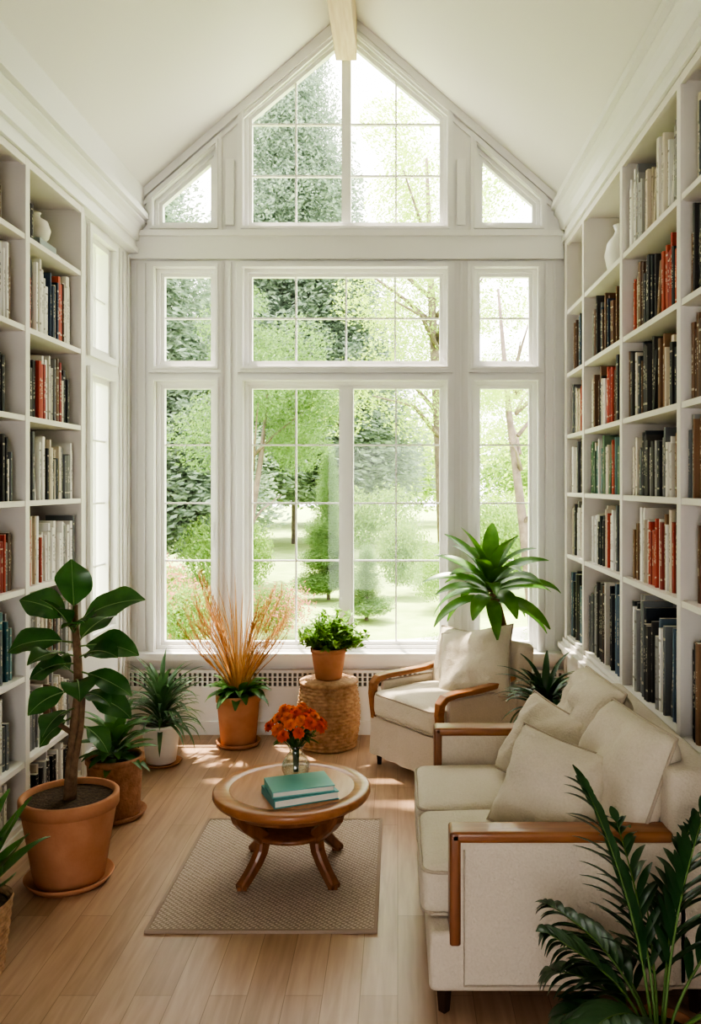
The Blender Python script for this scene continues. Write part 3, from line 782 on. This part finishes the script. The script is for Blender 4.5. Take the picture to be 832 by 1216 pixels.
def weave(g,prof,n,rows,mi,amp=.007,nw=26,c=(0,0,0)):
    vs=[];fs=[]; sub=5; m=rows*sub
    for j in range(m+1):
        t=j/m; r,z=prof(t); row=int(min(j,m-1)/sub); ph=(j%sub)/sub
        for i in range(n):
            a=2*pi*i/n
            rr=r+amp*abs(sin(pi*ph))*(.55+.45*cos(nw*a+pi*row)); vs.append((c[0]+rr*cos(a),c[1]+rr*sin(a),c[2]+z))
    for j in range(m):
        for i in range(n): k=(i+1)%n; fs.append((j*n+i,j*n+k,(j+1)*n+k,(j+1)*n+i))
    g.add(vs,fs,mi,True)
g=Geo(); weave(g,lambda t:(.165+.028*sin(pi*t)+.006,.0+.42*t),208,20,0,amp=.011,nw=20)
g.lathe([(.185,.405),(.192,.412),(.19,.425),(.18,.43),(.165,.432)],60)
for k in range(9): 
    r0=.17-.018*k; g.lathe([(r0,.430),(r0-.009,.436),(r0-.018 if r0>.02 else 0,.430)],60)
g.lathe([(.168,0),(.185,.004),(.188,.014),(.175,.02)],60)
g.obj('wicker_stool',M_wicker,loc=(-.45,5.49,0))
g=Geo(); pot(g,.118,.20,0,rb=.72,rim=.03)
for k in range(90):
    a=U(0,2*pi); el=radians(U(10,88)); n=5; p=Vector((.03*cos(a),.03*sin(a),.18)); L_=U(.14,.25); pts=[p.copy()]
    e=el
    for i in range(n):
        p=p+Vector((cos(e)*cos(a),cos(e)*sin(a),sin(e)))*(L_/n); e-=.05; pts.append(p.copy())
        if i>0:
            for q in range(6): g.leaf(p,U(0,2*pi),U(-.3,1.1),U(.035,.055),U(.018,.026),U(.2,.9),lance,n=4,mi=2,fold=.2)
    g.tube(pts,.0022,4,3)
g.squash(ymax=.19,xmin=-.24)
g.obj('potted_bushy_plant',[M_terra,M_soil,L_bright,M_stem],loc=(-.45,5.49,.437))
g=Geo(); pot(g,.15,.30,0,rb=.75,rim=.03)
tp=Vector((-.21,-.07,1.07))
g.tube([(0,0,.28),(-.03,-.01,.45),(-.09,-.03,.65),(-.15,-.05,.88),tp],[.034,.032,.030,.030,.026],10,2)
for k in range(34):
    a=k*2.4; lv=k/33; 
    b=tp+Vector((.02*cos(a),.02*sin(a),-.12+.16*lv))
    g.leaf(b,a+U(-.15,.15),radians(-5+83*lv)+U(-.15,.15),U(.40,.54)*(1-.2*lv),U(.09,.115),U(.8,1.6)*(1-.35*lv),lambda t: max(.02,sin(pi*min(1,(t*.9+.08)))**.8),n=12,mi=3,fold=.25,across=2,roll=.35*cos(a))
g.squash(ymax=.20,xmax=.29)
g.obj('potted_corn_plant',[M_terra,M_soil,M_bark,L_corn],loc=(.80,5.47,0))
g=Geo(); g.lathe([(0,.42),(.14,.42),(.145,.43),(.145,.445),(.14,.45),(0,.45)],40)
for k in range(3):
    a=k*2*pi/3+.3; g.tube([(.07*cos(a),.07*sin(a),.42),(.12*cos(a),.12*sin(a),0)],.012,8)
g.obj('side_table',M_wood,loc=(.74,4.22,0))
g=Geo(); pot(g,.085,.12,0,rb=.78,rim=.025)
for k in range(70):
    a=k*2.4; lv=k/70; g.leaf((.02*cos(a),.02*sin(a),.11+.06*lv),a+U(-.2,.2),radians(15+68*lv)+U(-.2,.2),U(.20,.30),U(.025,.036),U(.9,1.8),lance,n=8,mi=2,fold=.3)
g.squash(xmax=.33)
g.obj('potted_dracaena',[M_terra,M_soil,L_dark],loc=(.74,4.22,.452))
def frond(g,base,az,el,L,droop,mi,ms,ll=.13,lw=.026,pairs=13,start=.28):
    n=24; p=Vector(base); e=el; pts=[p.copy()]; fr=[]
    for i in range(n):
        p=p+Vector((cos(e)*cos(az),cos(e)*sin(az),sin(e)))*(L/n); e-=droop/n; pts.append(p.copy()); fr.append((p.copy(),e))
    g.tube(pts,[.005*(1-.75*i/n) for i in range(n+1)],6,ms)
    for j in range(pairs):
        t=start+(1-start)*(j/(pairs-1)); q,e2=fr[min(n-1,int(t*n))]
        l=ll*(.55+.9*sin(pi*min(1,.15+t*.75)))*.8
        for sd in (-1,1):
            g.leaf(q,az+sd*(1.05-.65*t)+U(-.08,.08),e2*.7+U(-.12,.12),l,lw,U(.5,.9),lance,n=6,mi=mi,fold=.3,roll=sd*.25)
    g.leaf(pts[-1],az,e,ll*.7,lw,.3,lance,n=6,mi=mi)
g=Geo(); pot(g,.115,.25,0,rb=.75,rim=.035,z=.012,saucer=True)
for az,el,L_,dr in ((128,84,.64,.5),(165,70,.44,1.2),(200,60,.30,1.6),(95,80,.58,.9),(60,76,.60,.9),(20,72,.58,1.2),(-20,60,.46,1.5),(-60,55,.40,1.6),(-110,52,.32,1.6),(240,56,.30,1.7),(135,70,.46,1.3),(80,66,.52,1.4),(175,52,.30,1.5),(5,50,.44,1.6),(45,84,.64,.7),(150,58,.36,1.5),(110,55,.42,1.4),(220,70,.36,1.5)):
    frond(g,(.02*cos(radians(az)),.02*sin(radians(az)),.22),radians(az),radians(el),L_,dr,2,3,lw=.028)
g.squash(ymax=.44,xmax=.36,xmin=-.34)
g.obj('potted_parlor_palm',[M_terra,M_soil,L_dark,M_stem],loc=(.69,2.22,0))
g=Geo(); weave(g,lambda t:(.10+.035*t,.26*t),160,16,0,nw=20); g.disc((0,0,.235),.12,1); g.disc((0,0,.003),.1,1)
for k in range(26):
    a=k*2.4; lv=k/26; g.leaf((.02*cos(a),.02*sin(a),.24),a+U(-.2,.2),radians(50+38*lv)+U(-.1,.1),U(.28,.40),U(.05,.07),U(.6,1.3),lance,n=9,mi=2,fold=.3)
g.squash(xmin=-.20,xmax=.18)
g.obj('basket_planter',[M_wicker,M_soil,L_mid],loc=(-1.475,2.91,0))

# ------------------------------------------------------------------ exterior
GZ=-.15
g=Geo(); g.box(-40,40,6.0,70,GZ-.2,GZ); g.box(-40,-2.3,-10,6.0,GZ-.2,GZ)
g.obj('lawn',leafmat('lawn_grass',(.27,.38,.11),(.38,.48,.18),rough=.9,trans=0,scale=3))
g=Geo(); vs=[]
pa=[(-1.2,9.2),(0.2,9.6),(1.6,10.4),(3.6,11.6),(6,12.4)]
for x,y in pa: vs+=[(x,y-.45,GZ+.01),(x,y+.45,GZ+.01)]
g.add(vs,[(2*i,2*i+2,2*i+3,2*i+1) for i in range(len(pa)-1)]); g.obj('garden_path',mat('path_stone',(.42,.40,.37),(.54,.52,.48),rough=.9,scale=6))
def cluster(name,m,cnt,ls,gap=-.12):
    vs=[];fs=[]
    for i in range(cnt):
        d=Vector((random.gauss(0,1),random.gauss(0,1),random.gauss(0,1))).normalized()*(R()**.42)
        if noise.noise(d*3.3)<gap: continue      # gaps in the crown
        d=d*(1+.2*noise.noise(d*2.5)); q=Vector((random.gauss(0,1),random.gauss(0,1),random.gauss(0,1))).normalized()
        a=q.orthogonal().normalized(); b=q.cross(a); s=ls*U(.6,1.3); L=1.5*s; k=len(vs)
        vs+=[d-a*L*.5,d+b*s*.35,d+a*L*.5,d-b*s*.35]; fs.append((k,k+1,k+2,k+3))
    me=D.meshes.new(name); me.from_pydata([tuple(v) for v in vs],[],fs); me.materials.append(m); return me
E_blue=leafmat('spruce_foliage',(.10,.16,.11),(.34,.42,.33),rough=.7,trans=.3,scale=7,tcol=(.36,.46,.32))
E_dark=leafmat('dark_foliage',(.045,.11,.03),(.17,.28,.09),rough=.7,trans=.3,scale=7,tcol=(.26,.42,.12))
E_lime=leafmat('lime_foliage',(.18,.33,.05),(.44,.58,.15),rough=.7,trans=.45,scale=7,tcol=(.54,.72,.15))
E_green=leafmat('green_foliage',(.09,.20,.045),(.30,.43,.14),rough=.7,trans=.35,scale=7,tcol=(.38,.54,.14))
E_pink=leafmat('pink_flowers',(.46,.14,.12),(.64,.33,.27),rough=.7,trans=.3,scale=6)
C={ 'blue':[cluster('c1',E_blue,2600,.07) for i in range(2)],'lime':[cluster('c2',E_lime,1500,.07) for i in range(2)],
 'green':[cluster('c3',E_green,2600,.07,-.25)],'dark':[cluster('c4',E_dark,2600,.07)],'pink':[cluster('c5',E_pink,600,.08)],'fine':[cluster('c6',E_green,3500,.05,-1)],'cyp':[cluster('c7',E_dark,4500,.06,-1)]}
M_trunk=mat('tree_bark',(.11,.085,.07),(.22,.175,.14),rough=.9,scale=10)
def inst(parent,kind,loc,s,sz=None):
    o=D.objects.new('foliage',random.choice(C[kind])); scene.collection.objects.link(o); o.parent=parent
    sz=sz or s*U(.75,1)
    loc=(loc[0],loc[1],max(loc[2],sz*1.22+.12*s))
    o.location=loc; o.scale=(s,s,sz); o.rotation_euler=(U(-.1,.1),U(-.1,.1),U(0,6))
def tree(name,x,y,h,kind,rad,n,z0,trunk=True,branches=5,tr=.14,lean=0,cs=1):
    r=D.objects.new(name,None); scene.collection.objects.link(r); r.location=(x,y,GZ)
    if trunk:
        g=Geo(); g.tube([(0,0,.01),(lean*.3,.05,h*.25),(lean*.7,0,h*.5),(lean,.05,h*.8)],[tr,tr*.8,tr*.55,tr*.2],10)
        for k in range(branches):
            a=U(0,2*pi); z=h*U(.22,.6); b=Vector((lean*z/h,0,z)); l=rad*U(.5,.9); 
            g.tube([b,b+Vector((cos(a)*l*.4,sin(a)*l*.4,l*.35)),b+Vector((cos(a)*l,sin(a)*l,l*U(.4,.9)))],[tr*.4,tr*.25,tr*.08],7)
        g.obj('trunk',M_trunk,parent=r)
    for k in range(n):
        a=U(0,2*pi); rr=rad*sqrt(R())*.85; t=R(); z=z0+(h-z0)*t; sc=rad*U(.28,.45)*cs; k2=1-.45*t
        inst(r,kind,(lean+rr*k2*cos(a),rr*k2*sin(a),z),sc)
def conifer(name,x,y,h,rad,kind,n=14,z0=.2):
    r=D.objects.new(name,None); scene.collection.objects.link(r); r.location=(x,y,GZ)
    g=Geo(); g.tube([(0,0,0.01),(0,0,h*.95)],[.08 if h>4 else .03,.01],8); g.obj('trunk',M_trunk,parent=r)
    for k in range(n):
        t=(k+.5)/n; z=z0+(h-z0)*t; rr=rad*(1-t)**.8+.05
        m=max(1,int(5*(1-t)*rad+1))
        for j in range(m):
            a=U(0,2*pi); d=rr*.5 if m>1 else 0
            inst(r,kind,(d*cos(a),d*sin(a),z),rr*.75+.05,(h-z0)/n*1.1)
conifer('spruce_tree',-5.0,15,11.2,2.4,'blue',15,1.0)
conifer('spruce_tree',-3.2,26,17.5,3.6,'blue',16,1.8)
conifer('spruce_tree',-10.2,18,12,2.8,'blue',14,1.0)
tree('garden_tree',-2.1,11.0,4.4,'dark',1.15,18,2.3,tr=.06,lean=.45)
tree('garden_tree',-6.8,10.5,5.4,'green',1.6,12,1.2)
tree('garden_tree',-4.6,8.3,4.4,'green',.9,8,1.3,tr=.08)
tree('maple_tree',1.0,17.5,10.8,'lime',2.7,44,3.2,tr=.15,branches=12,lean=-.4,cs=.66)
tree('maple_tree',4.2,15.5,9.4,'lime',2.2,30,2.6,tr=.14,branches=12,lean=-.4,cs=.70)
tree('maple_tree',8.6,20,9.5,'lime',3.0,16,1.8,branches=8)
tree('garden_tree',1.72,10.6,5.4,'lime',1.0,12,2.4,tr=.075,branches=11,lean=-.45,cs=.75)
def shrub(name,x,y,r_,h,kind,n=5,fl=None):
    r=D.objects.new(name,None); scene.collection.objects.link(r); r.location=(x,y,GZ)
    for k in range(n):
        a=U(0,2*pi); inst(r,kind,(r_*.5*cos(a),r_*.5*sin(a),h*U(.3,.55)),r_*.62,h*.38)
    if fl:
        for k in range(4):
            a=U(0,2*pi); inst(r,fl,(r_*.45*cos(a),r_*.45*sin(a),h*.58),r_*.68,h*.42)
conifer('cypress_shrub',-1.10,13.4,2.45,.42,'cyp',14,.1)
conifer('cypress_shrub',-.42,11.4,.98,.30,'cyp',8,.05)
for x,y,r_,h in ((-3.2,9.8,.75,1.05),(-2.2,9.4,.55,.85),(-1.3,9.9,.45,.7),(-4.3,10.6,.6,1.2)): shrub('flowering_shrub',x,y,r_,h,'green',4,'pink')
for x,y,r_,h,k in ((-.6,20.3,1.1,2.0,'green'),(2.6,19.0,1.0,2.0,'lime'),(3.4,12.2,.8,1.6,'green'),(.75,12.4,.6,1.1,'fine'),(5.2,12.4,.7,1.3,'lime'),(.25,14.0,.6,1.4,'green'),(-4.3,12.3,.6,1.8,'green'),(1.6,8.6,.38,.55,'fine'),(1.75,13.4,.8,1.8,'green'),(-2.7,13.2,.7,1.5,'green'),(.55,8.3,.35,.4,'fine'),(2.3,9.3,.5,.8,'green'),(-7.0,14.5,.8,1.6,'green')):
    shrub('garden_shrub',x,y,r_,h,k)
r=D.objects.new('tree_line',None); scene.collection.objects.link(r); r.location=(0,38,GZ)
for k in range(90):
    inst(r,random.choice(['lime','green','lime','green']),(U(-20,18),U(-3,4),U(.6,5.2)),U(1.6,2.6))

# ------------------------------------------------------------------ world, sun, camera
w=D.worlds.new('sky'); scene.world=w; w.use_nodes=True; nt=w.node_tree
bg=nt.nodes['Background']; bg.inputs[0].default_value=(1.0,.968,.95,1); bg.inputs[1].default_value=2.9
s=D.lights.new('sun','SUN'); s.energy=8; s.angle=radians(1.6); s.color=(1,.88,.72)
so=D.objects.new('sun',s); scene.collection.objects.link(so)
dirv=Vector((.20,-.40,-1.14)); so.rotation_euler=dirv.to_track_quat('-Z','Y').to_euler()
cam=D.cameras.new('camera'); co=D.objects.new('camera',cam); scene.collection.objects.link(co); scene.camera=co
co.location=(0,0,1.7); co.rotation_euler=(pi/2,0,0)
cam.sensor_fit='VERTICAL'; cam.sensor_height=24; cam.lens=24*1000/1216
cam.shift_x=-56/1216; cam.shift_y=-33/1216; cam.clip_start=.05; cam.clip_end=300
scene.view_settings.view_transform='AgX'
scene.view_settings.look='AgX - High Contrast'
scene.view_settings.exposure=1.2
